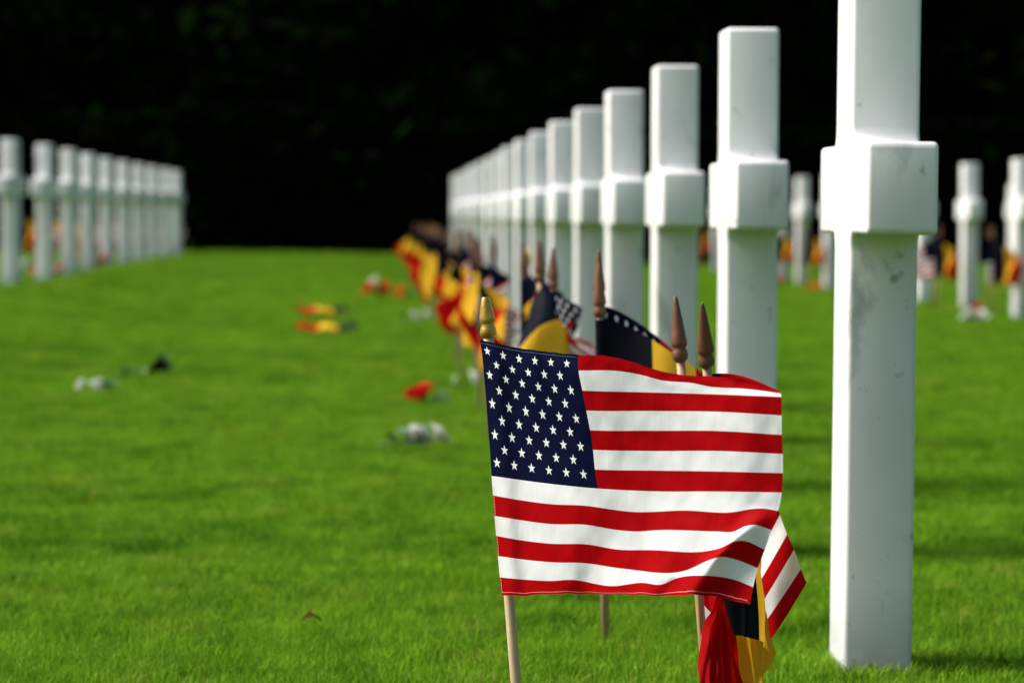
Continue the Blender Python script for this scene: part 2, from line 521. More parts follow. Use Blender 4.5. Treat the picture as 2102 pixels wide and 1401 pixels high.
ORD = ['first', 'second', 'third', 'fourth', 'fifth', 'sixth', 'seventh', 'eighth', 'ninth', 'tenth', 'eleventh', 'twelfth',
       'thirteenth', 'fourteenth', 'fifteenth', 'sixteenth', 'seventeenth']

def add_cross(x, y, heading, lean, label, group):
    o = bpy.data.objects.new('marble_cross', CROSS)
    COL.objects.link(o)
    o.location = (x, y, float(gh(x, y)))
    o.rotation_euler = (lean[0], lean[1], heading)
    tag(o, label, 'cross', group)
    return o

# row with the flags, running from the right foreground into the distance
ROW = []
for i in range(17):
    Z = 5.173 + 1.676 * i
    bow = -.003 if i == 0 else -.009 + .039 * ((i - 1) / 15) ** 1.5     # the row bends a little
    ROW.append((.545 - .0405 * (Z - 5.173) + bow, Z - .026))
head_r = R(90) + math.atan(.0405)
for i, (x, y) in enumerate(ROW):
    if i == 0: lb = 'nearest and largest white marble cross, its top cut off by the picture edge'
    elif i == 16: lb = 'farthest white marble cross at the end of the flagged right-hand row'
    else: lb = '%s white marble cross from the front in the flagged right-hand row' % ORD[i]
    ln = (R(.6), 0) if i == 0 else ((R(.25), 0) if i < 3 else (R(random.uniform(-.3, .5)), R(random.uniform(-.3, .3))))
    add_cross(x, y, head_r + (0 if i < 4 else R(random.uniform(-1.2, 1.2))), ln, lb, 'crosses of the flagged right-hand row')

# row on the left, far back
LEFT = [(-3.61, 24.6), (-3.60, 26.3), (-3.66, 28.2), (-3.78, 30.4), (-3.87, 32.6), (-3.92, 34.5), (-3.97, 36.3), (-4.02, 38.2), (-4.06, 40.0), (-4.12, 41.9)]
for i, (x, y) in enumerate(LEFT):
    lb = ('white marble cross at the picture\'s left edge, leading the left-hand row' if i == 0 else
          'last white marble cross of the left-hand row, next to the dark gap' if i == 9 else
          '%s white marble cross from the left in the blurred left-hand row' % ORD[i])
    add_cross(x, y, R(90) - .10, (R(random.uniform(-.6, .4)), R(random.uniform(-.3, .3))), lb, 'crosses of the left-hand row')

# row behind on the right
RIGHT = [(3.36, 22.5), (3.28, 24.5), (3.21, 26.6), (3.10, 28.7), (2.87, 30.8), (2.80, 33.0), (2.77, 35.0), (2.66, 37.0), (2.55, 39.0), (2.47, 41.0)]
RL = ['blurred white cross at the right picture edge, in the row behind the nearest cross',
      'whole blurred white cross standing alone to the right of the nearest cross',
      'blurred white cross half hidden by the right edge of the nearest cross',
      'blurred white cross wholly behind the nearest cross in the back right row',
      'blurred white cross peeking out left of the nearest cross in the back right row',
      'blurred white cross midway between the two nearest crosses',
      'blurred white cross just right of the second cross, farther back',
      'blurred white cross behind the second cross, eighth of the back right row',
      'blurred white cross behind the second cross, ninth of the back right row',
      'last blurred white cross of the back right row, behind the second cross']
for (x, y), lb in zip(RIGHT, RL):
    add_cross(x, y, R(90) + .045, (R(random.uniform(-.4, .5)), 0), lb, 'crosses of the back right row')
add_cross(6.1, 41.5, R(90) + .05, (0, 0), 'faint small white cross far back beside the right picture edge', 'crosses of the back right row')

# ------------------------------------------------------------------ flags
FIN_BROWN = lathe([(.0042, -.004), (.0068, 0), (.0098, .003), (.0106, .008), (.0098, .013), (.0084, .016), (.0088, .0185), (.0106, .021), (.0108, .024),
                   (.0092, .036), (.0072, .052), (.0052, .067), (.0034, .079), (.0020, .084), (.0006, .0862)], 20)
FIN_GOLD = lathe([(.0050, -.004), (.0075, 0), (.0105, .003), (.0108, .007), (.0098, .012), (.0083, .0155), (.0088, .018), (.0100, .0205),
                  (.0100, .024), (.0084, .035), (.0064, .0445), (.0050, .0498), (.0045, .0507), (.0001, .0508)], 20)

def natural_cubic(ts, ys, t):
    """natural cubic spline through (ts, ys); ys may have columns"""
    ts = np.asarray(ts, float); ys = np.asarray(ys, float)
    n = len(ts)
    if n == 2:
        k = ((t - ts[0]) / (ts[1] - ts[0]))
        return ys[0] + (ys[1] - ys[0]) * (k[:, None] if ys.ndim > 1 else k)
    h = np.diff(ts)
    A = np.zeros((n, n)); A[0, 0] = A[-1, -1] = 1
    B = np.zeros_like(ys)
    for i in range(1, n - 1):
        A[i, i - 1] = h[i - 1]; A[i, i] = 2 * (h[i - 1] + h[i]); A[i, i + 1] = h[i]
        B[i] = 6 * ((ys[i + 1] - ys[i]) / h[i] - (ys[i] - ys[i - 1]) / h[i - 1])
    m = np.linalg.solve(A, B)
    i = np.clip(np.searchsorted(ts, t) - 1, 0, n - 2)
    d = t - ts[i]; hh = h[i]
    if ys.ndim > 1: d = d[:, None]; hh = hh[:, None]
    return ys[i] + d * ((ys[i + 1] - ys[i]) / hh - hh * (2 * m[i] + m[i + 1]) / 6) + d * d * m[i] / 2 + d ** 3 * (m[i + 1] - m[i]) / (6 * hh)

def pchip(ts, ys, t):
    """shape-keeping cubic through (ts, ys)"""
    ts = np.asarray(ts, float); ys = np.asarray(ys, float)
    h = np.diff(ts); dl = np.diff(ys) / h
    m = np.zeros(len(ts)); m[0], m[-1] = dl[0], dl[-1]
    for i in range(1, len(ts) - 1):
        m[i] = (dl[i - 1] * h[i] + dl[i] * h[i - 1]) / (h[i] + h[i - 1])
    i = np.clip(np.searchsorted(ts, t) - 1, 0, len(ts) - 2)
    s = (t - ts[i]) / h[i]
    return ((1 + 2 * s) * (1 - s) ** 2 * ys[i] + s * (1 - s) ** 2 * h[i] * m[i] + s * s * (3 - 2 * s) * ys[i + 1] + s * s * (s - 1) * h[i] * m[i + 1])

class Sheet:
    """a cloth surface: table of 3-D points over u (along the fly) and v (down the hoist), sampled bilinearly on a fine table"""
    def __init__(self, P):
        self.P = P; self.nv, self.nu = P.shape[:2]
        du = np.gradient(P, axis=1); dv = np.gradient(P, axis=0)
        n = np.cross(dv, du); self.Nm = n / (np.linalg.norm(n, axis=2)[..., None] + 1e-12)
    def _s(self, T, u, v):
        x = np.clip(np.asarray(u) * (self.nu - 1), 0, self.nu - 1.0001); y = np.clip(np.asarray(v) * (self.nv - 1), 0, self.nv - 1.0001)
        i, j = x.astype(int), y.astype(int); a, b = (x - i)[:, None], (y - j)[:, None]
        return (T[j, i] * (1 - a) + T[j, i + 1] * a) * (1 - b) + (T[j + 1, i] * (1 - a) + T[j + 1, i + 1] * a) * b
    def pos(self, u, v): return self._s(self.P, u, v)
    def nor(self, u, v):
        n = self._s(self.Nm, u, v); return n / (np.linalg.norm(n, axis=1)[:, None] + 1e-12)
    def patch(self, u0, u1, v0, v1, nu, nv, lift=0):
        uu, vv = np.meshgrid(np.linspace(u0, u1, nu + 1), np.linspace(v0, v1, nv + 1))
        p = self.pos(uu.ravel(), vv.ravel()); n = self.nor(uu.ravel(), vv.ravel())
        k = nu + 1
        f = [(j * k + i, (j + 1) * k + i, (j + 1) * k + i + 1, j * k + i + 1) for j in range(nv) for i in range(nu)]
        return p + n * lift, f, n

def sheet_obj(name, parent, S, mat, box, nu, nv, lift=0, shared=None):
    if shared is not None:
        return link(bpy.data.objects.new(name, shared), parent)
    p, f, n = S.patch(*box, nu, nv, lift)
    # faces run so that their own normal is opposite to n; turn n round
    return mesh_obj(name, p, f, mat, parent, True, n)

def net_sheet(ctrl, us, vs, base, res=(61, 41), ripple=None):
    """ctrl[v][u] = (px, py, Z): positions measured off the photograph, each with its own distance; result relative to base"""
    C3 = np.array([[list(at(*c) - base) for c in row] for row in ctrl])
    uu = np.linspace(0, 1, res[0]); vv = np.linspace(0, 1, res[1])
    rows = np.array([natural_cubic(us, C3[j], uu) for j in range(len(vs))])
    S = Sheet(np.array([natural_cubic(vs, rows[:, i], vv) for i in range(res[0])]).transpose(1, 0, 2))
    if ripple:
        U, V = np.meshgrid(uu, vv)
        S = Sheet(S.P + S.Nm * ripple(U, V)[..., None])
    return S

def staff_parts(root, top, foot, rad, wood, fin, finmat):
    """staff from foot to top (both relative to the root) with the turned finial on its end"""
    top, foot = Vector(top), Vector(foot)
    d = (top - foot)
    pts = [foot + d * t for t in (0, .25, .5, .75, 1)]
    v, f = tube(pts, rad, 14)
    mesh_obj('staff', v, f, wood, root)
    o = mesh_obj('finial', fin[0], fin[1], finmat, root)
    o.location = top; o.rotation_euler = d.to_track_quat('Z', 'Y').to_euler()

def star_canton(parent, S, cu, nu, nv, rad=.0218, asp=.667, u0=.06, du=.0825, v0=.088, dv=.1015):
    """blue canton with fifty five-pointed stars let into the cloth: triangulated once in the flat, then laid on the sheet"""
    from mathutils.geometry import delaunay_2d_cdt
    ch = 7 / 13
    stars = []
    for r_ in range(9):
        for c in range(6 if r_ % 2 == 0 else 5):
            cu_, cv_ = (u0 + du * (2 * c + (r_ % 2))) * cu, (v0 + dv * r_) * ch
            stars.append([(cu_ + rad * asp * (1 if q % 2 == 0 else .40) * math.sin(math.pi * q / 5),
                           cv_ - rad * (1 if q % 2 == 0 else .40) * math.cos(math.pi * q / 5)) for q in range(10)])
    V, E = [], []
    def near_star(u, v):
        return any(((u - (st[0][0])) / asp) ** 2 + (v - (st[0][1] + rad)) ** 2 < (rad * .95) ** 2 for st in stars)
    edge_n = {}
    for j in range(nv + 1):
        for i in range(nu + 1):
            u, v = cu * i / nu, ch * j / nv
            if 0 < i < nu and 0 < j < nv and near_star(u, v): continue
            edge_n[(i, j)] = len(V); V.append((u, v))
    for i in range(nu):
        for j in (0, nv): E.append((edge_n[(i, j)], edge_n[(i + 1, j)]))
    for j in range(nv):
        for i in (0, nu): E.append((edge_n[(i, j)], edge_n[(i, j + 1)]))
    for st in stars:
        o = len(V); V += st; E += [(o + q, o + (q + 1) % 10) for q in range(10)]
    vo, _, fo, *_ = delaunay_2d_cdt([Vector(p) for p in V], E, [], 0, 1e-7)
    uv = np.array([tuple(p) for p in vo])
    tri = np.array([tuple(f) for f in fo])
    cen = uv[tri].mean(1)
    a, b, c = uv[tri[:, 0]], uv[tri[:, 1]], uv[tri[:, 2]]
    area = (b[:, 0] - a[:, 0]) * (c[:, 1] - a[:, 1]) - (b[:, 1] - a[:, 1]) * (c[:, 0] - a[:, 0])
    tri[area > 0] = tri[area > 0][:, ::-1]                           # v runs down the cloth
    which = np.full(len(tri), -1)
    for k, st in enumerate(stars):
        q = np.array(st); inside = np.zeros(len(tri), bool)
        x0, y0 = q[:, 0], q[:, 1]; x1, y1 = np.roll(x0, -1), np.roll(y0, -1)
        for m in range(10):
            cond = (y0[m] > cen[:, 1]) != (y1[m] > cen[:, 1])
            xx = (x1[m] - x0[m]) * (cen[:, 1] - y0[m]) / (y1[m] - y0[m] + 1e-15) + x0[m]
            inside ^= cond & (cen[:, 0] < xx)
        which[inside] = k
    def piece(name, sel, mat, par):
        t = tri[sel]; ids = np.unique(t); mp = {v: i for i, v in enumerate(ids)}
        p = S.pos(uv[ids, 0], uv[ids, 1]); n = S.nor(uv[ids, 0], uv[ids, 1])
        return mesh_obj(name, p, [[mp[v] for v in f] for f in t], mat, par, True, n)
    can = piece('canton', which < 0, M['navy'], parent)
    for k in range(len(stars)):
        piece('star', which == k, M['white'], can)
    return can

def us_cloth(root, S, nu=40, nv=3, stars=True, cu=.4):
    if stars: star_canton(root, S, cu, max(6, int(nu * cu)), nv * 7)
    else: sheet_obj('canton', root, S, M['navy'], (0, cu, 0, 7 / 13), max(6, int(nu * cu)), nv * 7)
    for j in range(13):
        u0 = cu if j < 7 else 0
        sheet_obj('stripe', root, S, M['red'] if j % 2 == 0 else M['white'], (u0, 1, j / 13, (j + 1) / 13), max(6, int(nu * (1 - u0))), nv)

# ---- the large American flag in focus
def hero_flag():
    foot = at(1076, 1578, 4.292)
    root = thing('american_flag', 'large sharp American flag spread open on a pale stick with gold finial', 'flag', foot, group='flags planted in front of the crosses')
    # stripe borders top to bottom as measured: lists of (px, py)
    hoist = np.array([[985, 697], [990, 730], [993, 765], [996.5, 805], [1000, 850], [1003.5, 895], [1006.5, 935], [1009, 976],
                      [1012, 1016], [1015, 1058], [1018.5, 1099], [1022, 1140], [1026, 1184], [1029, 1220]], float)
    cant = np.array([[1187, 728], [1187, 760], [1195, 801], [1203, 842], [1211, 882.5], [1217, 922.5], [1221, 963], [1227, 1002],
                     [1230, 1040], [1233, 1080], [1236, 1120], [1238, 1160], [1240, 1200], [1242, 1218]], float)
    mids = {
        0: [(1060, 713), (1120, 721), (1250, 731), (1300, 743), (1340, 757), (1400, 769), (1460, 772), (1520, 778), (1560, 787), (1598, 801)],
        1: [(1060, 749), (1120, 756), (1268, 761), (1320, 770), (1354, 779.5), (1422, 786), (1457, 793), (1522, 797), (1570, 802), (1602, 807)],
        2: [(1100, 791), (1337, 805), (1440, 808), (1604, 814.5)], 3: [(1100, 829), (1337, 843), (1474, 844.5), (1604.5, 852)],
        4: [(1104, 871), (1337, 883.5), (1474, 884), (1605, 892)], 5: [(1106, 911), (1337, 925), (1474, 925), (1607, 931)],
        6: [(1108, 951), (1337, 965), (1474, 967), (1607, 970.5)], 7: [(1110, 990), (1337, 1007.5), (1474, 1008), (1605, 1010)],
        8: [(1070, 1026), (1131, 1034), (1200, 1037), (1302, 1050), (1405, 1047), (1508, 1050), (1542, 1044), (1570, 1043), (1597, 1048)],
        9: [(1070, 1067), (1131, 1074.8), (1200, 1076), (1268, 1087), (1302, 1090), (1354, 1087), (1474, 1090), (1508, 1090), (1525, 1081), (1546, 1076), (1583.5, 1087)],
        10: [(1070, 1108), (1131, 1115), (1206, 1116.5), (1268, 1127), (1337, 1128), (1457, 1129), (1481, 1123), (1505, 1111), (1525, 1109), (1570, 1127)],
        11: [(1070, 1147), (1131, 1153), (1200, 1155), (1278, 1166), (1419, 1166), (1450, 1151), (1481, 1142), (1508, 1147), (1556, 1165)],
        12: [(1070, 1188), (1141, 1191), (1166, 1189), (1258, 1202), (1320, 1195), (1357, 1199), (1388, 1186), (1457, 1181), (1508, 1189), (1546, 1204)],
        13: [(1063, 1222), (1114, 1219), (1244, 1218.5), (1302, 1220), (1371, 1222), (1440, 1220.5), (1474, 1224), (1508, 1233), (1539, 1240)]}
    nu, sub = 181, 6
    uu = np.linspace(0, 1, nu)
    BX = np.zeros((14, nu)); BY = np.zeros((14, nu))
    for j in range(14):
        x0, xc, x1 = hoist[j, 0], cant[j, 0], mids[j][-1][0]
        pts = [(0, *hoist[j])]
        if j <= 7: pts.append((.4, *cant[j]))
        for (x, y) in mids[j]:
            u = .4 * (x - x0) / (xc - x0) if x < xc else .4 + .6 * (x - xc) / (x1 - xc)
            pts.append((u, x, y))
        pts = sorted(set(pts)); pts = [p for k, p in enumerate(pts) if k == 0 or p[0] - pts[k - 1][0] > .012]
        t = [p[0] for p in pts]
        BY[j] = pchip(t, [p[2] for p in pts], uu)
        BX[j] = pchip([0, .4, 1], [x0, xc, x1], uu) if False else np.interp(uu, [0, .4, 1], [x0, xc, x1])
    BY[13] += .9 * np.sin(uu * 118) * np.sin(uu * 31 + 1) + .7 * np.sin(uu * 61 + 2)      # puckered foot hem
    BY[0] += .6 * np.sin(uu * 97) * np.sin(uu * 23)
    # smooth kink at the canton edge of x(u)
    k = np.array([1, 2, 3, 2, 1.]) / 9
    for j in range(14):
        b = np.convolve(np.pad(BX[j], 2, mode='reflect', reflect_type='odd'), k, 'valid'); BX[j] = b
        b = np.convolve(np.pad(BY[j], 2, mode='reflect', reflect_type='odd'), k, 'valid'); BY[j] = b
    vb = np.arange(14) / 13; vv = np.linspace(0, 1, 13 * sub + 1)
    X = np.array([natural_cubic(vb, BX[:, i], vv) for i in range(nu)]).T
    Y = np.array([pchip(vb, BY[:, i], vv) for i in range(nu)]).T
    U, V = np.meshgrid(uu, vv)
    # distance: the flag turns away to the right, with soft folds
    Z = 4.285 - .03 * sstep(U / .5) - .27 * U
    def g(x, s): return np.exp(-(x / s) ** 2)
    Z += .006 * np.sin(U * 11 + V * 2.5 + .6) * sstep(U * 3)
    Z -= .009 * g(U - (.22 - .05 * V), .035) * g(V - .02, .20)                       # pucker under the top hem
    Z -= .012 * g((U - .60) + (V - .93) * .25, .07) * sstep((V - .62) / .3)          # billow at the foot
    Z += .008 * g((U - .36) + (V - .9) * .3, .06) * sstep((V - .55) / .3)
    ridge = (U - .845) + (V - .83) * .52                                             # fold running up to the fly corner
    Z -= .019 * g(ridge, .06) * sstep((V - .60) / .16)
    Z += .006 * sstep((ridge - .03) / .12) * sstep((V - .60) / .2)
    Z += .0006 * np.sin(41 * U - 23 * V) * np.sin(17 * U + 33 * V + 1) + .0003 * np.sin(85 * U + 30 * V) * np.sin(26 * V)
    Z += .030 * sstep((U - .80) / .2) * sstep((.16 - V) / .16)                       # upper fly corner curls back
    Z += .007 * sstep((U - .86) / .14) * (1 - .5 * V)
    # sleeve round the staff
    st = .045 + .010 * (1 - V)
    Z -= .0075 * np.exp(-((U - st) / .036) ** 2)
    A = np.array([[list(at(X[j, i], Y[j, i], Z[j, i]) - foot) for i in range(nu)] for j in range(len(vv))])
    S = Sheet(A)
    us_cloth(root, S, nu=150, nv=sub, stars=True)
    # rows of stitches along the hems
    hem = .016
    def stitches(name, line, mat, step, ln, wd):
        vs, fs = [], []
        for (u, v, horiz) in line:
            du, dv = (ln / .45, wd / .305) if horiz else (wd / .45, ln / .305)
            q = np.array([[u - du / 2, v - dv / 2], [u + du / 2, v - dv / 2], [u + du / 2, v + dv / 2], [u - du / 2, v + dv / 2]])
            p = S.pos(q[:, 0], q[:, 1]) + S.nor(q[:, 0], q[:, 1]) * .0011
            o = len(vs); vs += list(p); fs.append((o, o + 3, o + 2, o + 1))
        c = mesh_obj(name, vs, fs, mat, root); return c
    stitches('stitching', [(u, 1 - hem * .85, True) for u in np.arange(.01, .99, .0085)], M['thread'], 0, .0021, .0007)
    stitches('stitching', [(u, hem * .8, True) for u in np.arange(.01, .40, .0085)], M['thread_blue'], 0, .0021, .0006)
    stitches('stitching', [(.006, v, False) for v in np.arange(.55, .99, .012)], M['thread'], 0, .0019, .0007)
    stitches('stitching', [(.99, v, False) for v in np.arange(.15, .97, .012)], M['thread_dark'], 0, .0018, .0005)
    top = at(1003, 692, 4.292) - foot
    staff_parts(root, top, Vector((.003, 0, -.06)), .0067, M['wood'], FIN_GOLD, M['gold'])
    return S
hero_flag()

# ---- the American flag behind it, its fly blowing out on the right
def second_flag():
    foot = at(1462, 1545, 4.445)
    root = thing('american_flag', 'crumpled American flag behind the large sharp one, striped corner poking out right', 'flag', foot, group='flags planted in front of the crosses')
    us = [0, .22, .45, .72, 1]
    k = 4.44
    rows = [  # v, then the five places
        (0, [(1399, 778, k + 0.000), (1440, 770, k + 0.020), (1490, 766, k + 0.015), (1550, 780, k - 0.040), (1598, 803, k - 0.110)]),
        (.17, [(1405, 865, k + 0.000), (1445, 865, k + 0.025), (1495, 860, k + 0.025), (1550, 865, k - 0.035), (1588, 875, k - 0.100)]),
        (.35, [(1412, 960, k + 0.000), (1450, 960, k + 0.030), (1500, 950, k + 0.030), (1545, 950, k - 0.035), (1580, 945, k - 0.090)]),
        (.52, [(1418, 1045, k + 0.000), (1452, 1060, k + 0.030), (1502, 1070, k + 0.030), (1540, 1060, k - 0.035), (1585, 1000, k - 0.095)]),
        (9 / 13, [(1425, 1130, k + 0.000), (1455, 1160, k + 0.030), (1505, 1190, k + 0.030), (1542, 1165, k - 0.010), (1601, 1055, k - 0.075)]),
        (10 / 13, [(1428, 1172, k + 0.000), (1453, 1210, k + 0.030), (1508, 1238, k + 0.030), (1554, 1202, k - 0.025), (1616, 1096, k - 0.090)]),
        (11 / 13, [(1431, 1213, k + 0.000), (1455, 1252, k + 0.025), (1510, 1280, k + 0.030), (1561, 1241, k - 0.040), (1630, 1127, k - 0.105)]),
        (12 / 13, [(1435, 1255, k + 0.000), (1452, 1300, k + 0.025), (1513, 1322, k + 0.025), (1568, 1280, k - 0.055), (1644, 1167, k - 0.120)]),
        (1, [(1438, 1296, k + 0.000), (1448, 1345, k + 0.025), (1515, 1362, k + 0.020), (1582, 1312, k - 0.070), (1656, 1195, k - 0.140)])]
    S = net_sheet([r_[1] for r_ in rows], us, [r_[0] for r_ in rows], foot, (81, 61))
    us_cloth(root, S, nu=40, nv=3, stars=False)
    staff_parts(root, at(1397, 741, 4.445) - foot, Vector((.004, 0, -.06)), .0058, M['wood2'], FIN_BROWN, M['brown'])
second_flag()

def third_flag():
    foot = at(1508, 1547, 4.50)
    root = thing('belgian_flag', 'limp black, yellow and red flag hanging below the large sharp flag', 'flag', foot, group='flags planted in front of the crosses')
    us = [0, 1 / 6, 1 / 3, .45, .56, 2 / 3, 5 / 6, 1]
    k = 4.28
    rows = [
        (0, [(1452, 778, k), (1500, 790, k), (1545, 850, k + .02), (1530, 930, k + .05), (1530, 990, k + .07), (1490, 1030, k + .07), (1470, 1060, k + .06), (1460, 1080, k + .05)]),
        (.5, [(1468, 1010, k), (1515, 1030, k - .01), (1545, 1070, k + .01), (1548, 1140, k + .05), (1545, 1180, k + .07), (1492, 1190, k + .07), (1474, 1215, k + .06), (1462, 1235, k + .05)]),
        (.80, [(1482, 1215, k), (1525, 1205, k - .015), (1555, 1225, k + .01), (1575, 1298, k + .05), (1556, 1335, k + .07), (1510, 1300, k + .07), (1474, 1325, k + .06), (1442, 1330, k + .05)]),
        (1, [(1508, 1302, k), (1530, 1306, k - .015), (1556, 1313, k + .01), (1579, 1340, k + .05), (1564, 1405, k + .07), (1536, 1408, k + .06), (1480, 1440, k + .03), (1440, 1425, k + .02)])]
    def crumple(U, V):
        w = sstep((U - .36) / .12)
        return w * (.0055 * np.sin(2 * math.pi * (9.5 * U + .8 * V)) + .003 * np.sin(2 * math.pi * (17 * U - 1.3 * V) + 1) + .002 * np.sin(31 * V + 25 * U)) + .0018 * np.sin(40 * U + 7 * V)
    S = net_sheet([r_[1] for r_ in rows], us, [r_[0] for r_ in rows], foot, (181, 61), crumple)
    for k, mt in enumerate(('black', 'yellow', 'red2')):
        sheet_obj('cloth_band', root, S, M[mt], (k / 3, (k + 1) / 3, 0, 1), 56, 44)
    staff_parts(root, at(1451, 752, 4.285) - foot, Vector((.004, 0, -.05)), .0058, M['wood2'], FIN_BROWN, M['brown'])
third_flag()

# ---- drooping flags, several drapes of each kind; placed again and again down the rows
FLY, HOI, ZTOP = .43, .29, .546
def droop_sheet(seed, ext, drop, gather, fold, kf):
    r = np.random.default_rng(seed)
    uu, vv = np.meshgrid(np.linspace(0, 1, 41), np.linspace(0, 1, 25))
    p1, p2 = r.uniform(0, 6.28, 2)
    x = FLY * ext * (uu ** .85) * (1 - .18 * vv * uu) + .012 * uu * np.sin(5 * vv + p2)
    z = ZTOP - HOI * vv * (1 - gather * uu) - FLY * drop * uu ** 1.25 * (1 - .12 * vv)
    y = fold * sstep(uu * 2.2) * np.sin(2 * math.pi * (kf * uu + .55 * vv) + p1) + .35 * fold * uu * np.sin(2 * math.pi * (2.3 * kf * uu - .4 * vv) + p2)
    return Sheet(np.stack([x, y, z], 2))

DROOPS = [(.60, .36, .35, .030, 1.1), (.45, .42, .45, .040, 1.4), (.32, .45, .50, .040, 1.7), (.50, .30, .15, .020, .8), (.50, .42, .15, .016, .8)]
SH_US, SH_BE = [], []
def grid_mesh(name, S, boxes, nu, nv, mats):
    vs, fs, ns, mi = [], [], [], []
    for (box, mt) in boxes:
        p, f, n = S.patch(*box, max(3, int(nu * (box[1] - box[0]))), max(1, int(nv * (box[3] - box[2]) + .5)))
        o = len(vs); vs += [tuple(q) for q in p]; ns += [tuple(q) for q in n]
        fs += [tuple(i + o for i in g) for g in f]; mi += [mt] * len(f)
    me = bpy.data.meshes.new(name); me.from_pydata(vs, [], fs)
    for m in mats: me.materials.append(m)
    me.polygons.foreach_set('material_index', mi); me.polygons.foreach_set('use_smooth', [True] * len(mi)); me.update()
    return me
for k, d in enumerate(DROOPS):
    S = droop_sheet(50 + k, *d)
    can = grid_mesh('canton', S, [((0, .4, 0, 7 / 13), 0)], 28, 14, [M['navy']])
    fld = grid_mesh('striped_field', S, [((.4 if j < 7 else 0, 1, j / 13, (j + 1) / 13), j % 2) for j in range(13)], 28, 13, [M['red'], M['white']])
    SH_US.append((S, can, fld))
    S = droop_sheet(80 + k, *d)
    SH_BE.append((S, [grid_mesh('cloth_band', S, [((b / 3, (b + 1) / 3, 0, 1), 0)], 36, 14, [M[mt]]) for b, mt in enumerate(('black', 'yellow', 'red2'))]))
v, f = tube([(0, 0, -.06), (0, 0, .25), (0, 0, .552)], .0058, 8)
o_ = mesh_obj('staff', v, f, M['wood2']); STAFF = o_.data; bpy.data.objects.remove(o_)
o_ = mesh_obj('finial', *FIN_BROWN, M['brown']); FINB = o_.data; bpy.data.objects.remove(o_)
o_ = mesh_obj('finial', *FIN_GOLD, M['gold']); FING = o_.data; bpy.data.objects.remove(o_)

def sleeve_mesh(zs, mats):
    vs, fs, mi = [], [], []
    for k in range(len(zs) - 1):
        v, f = tube([(0, 0, zs[k]), (0, 0, (zs[k] + zs[k + 1]) / 2), (0, 0, zs[k + 1])], .0078, 10)
        o = len(vs); vs += [tuple(p) for p in v]; fs += [tuple(i + o for i in g) for g in f[:-2]]; mi += [k] * (len(f) - 2)
    me = bpy.data.meshes.new('sleeve'); me.from_pydata(vs, [], fs)
    for m in mats: me.materials.append(m)
    me.polygons.foreach_set('material_index', mi); me.polygons.foreach_set('use_smooth', [True] * len(mi)); me.update()
    return me
SLV_BE = sleeve_mesh([ZTOP, ZTOP - HOI], [M['black']])
SLV_US = sleeve_mesh([ZTOP, ZTOP - HOI * 7 / 13, ZTOP - HOI], [M['navy'], M['white']])

def small_flag(kind, var, x, y, turn, tilt, label, group, gold=False, stars=False, dz=0):
    us = kind == 'us'
    root = thing('american_flag' if us else 'belgian_flag', label, 'flag', (x, y, float(gh(x, y)) + dz), (tilt[1], tilt[0], 0), group)
    link(bpy.data.objects.new('staff', STAFF), root)
    fo = link(bpy.data.objects.new('finial', FING if gold else FINB), root); fo.location = (0, 0, .550)
    rz = (0, 0, turn)
    if us:
        S, can, fld = SH_US[var]
        if stars:
            c = star_canton(root, S, .4, 16, 16, rad=.026)
        else:
            c = link(bpy.data.objects.new('canton', can), root)
        c.rotation_euler = rz
        link(bpy.data.objects.new('sleeve', SLV_US), root)
        q = link(bpy.data.objects.new('striped_field', fld), root); q.rotation_euler = rz
    else:
        for me in SH_BE[var][1]:
            b = link(bpy.data.objects.new('cloth_band', me), root); b.rotation_euler = rz
        link(bpy.data.objects.new('sleeve', SLV_BE), root)
    return root

GRP = 'flags planted in front of the crosses'
# first cross: one staff shows below the large flag
p = on_ground(1243, 1338)
small_flag('be', 3, p.x, p.y, R(-12), (R(-1.0), 0), 'black and yellow flag blown right in front of the nearest cross', GRP, dz=-.012)
small_flag('us', 4, p.x + .004, p.y + .10, R(4), (R(-1.2), 0), 'American flag mostly hidden behind the black and yellow flag, star edge showing', GRP, stars=True, dz=.008)

# second cross: the tent-shaped black and yellow flag, hung by its upper corner
def tent_flag():
    foot = on_ground(1122, 1148)
    Zc = (foot - EYEV).dot(FWD)
    root = thing('belgian_flag', 'tent-shaped black and yellow flag in front of the second cross, beside the gold finial', 'flag', foot, group=GRP)
    D = Zc
    rows = [
        (0, [(1110, 582, D), (1128, 615, D - .03), (1150, 655, D - .05), (1172, 690, D - .05), (1192, 728, D - .04), (1215, 800, D - .02)]),
        (.5, [(1088, 640, D - .02), (1100, 655, D - .06), (1108, 670, D - .09), (1125, 715, D - .10), (1140, 770, D - .09), (1165, 850, D - .05)]),
        (1, [(1064, 702, D - .03), (1063, 710, D - .08), (1064, 718, D - .11), (1078, 770, D - .13), (1096, 830, D - .11), (1125, 910, D - .07)])]
    S = net_sheet([r_[1] for r_ in rows], [0, 1 / 6, 1 / 3, .5, 2 / 3, 1], [r_[0] for r_ in rows], foot, (61, 31))
    for k, mt in enumerate(('black', 'yellow', 'red2')):
        sheet_obj('cloth_band', root, S, M[mt], (k / 3, (k + 1) / 3, 0, 1), 18, 16)
    staff_parts(root, at(1108, 578, D) - foot, Vector((0, 0, -.05)), .0056, M['wood2'], FIN_BROWN, M['brown'])
tent_flag()
p = on_ground(1146, 1140)
small_flag('us', 1, p.x, p.y, R(-62), (R(-1.0), 0), 'American flag drooping behind the tent-shaped flag of the second cross', GRP, stars=True)

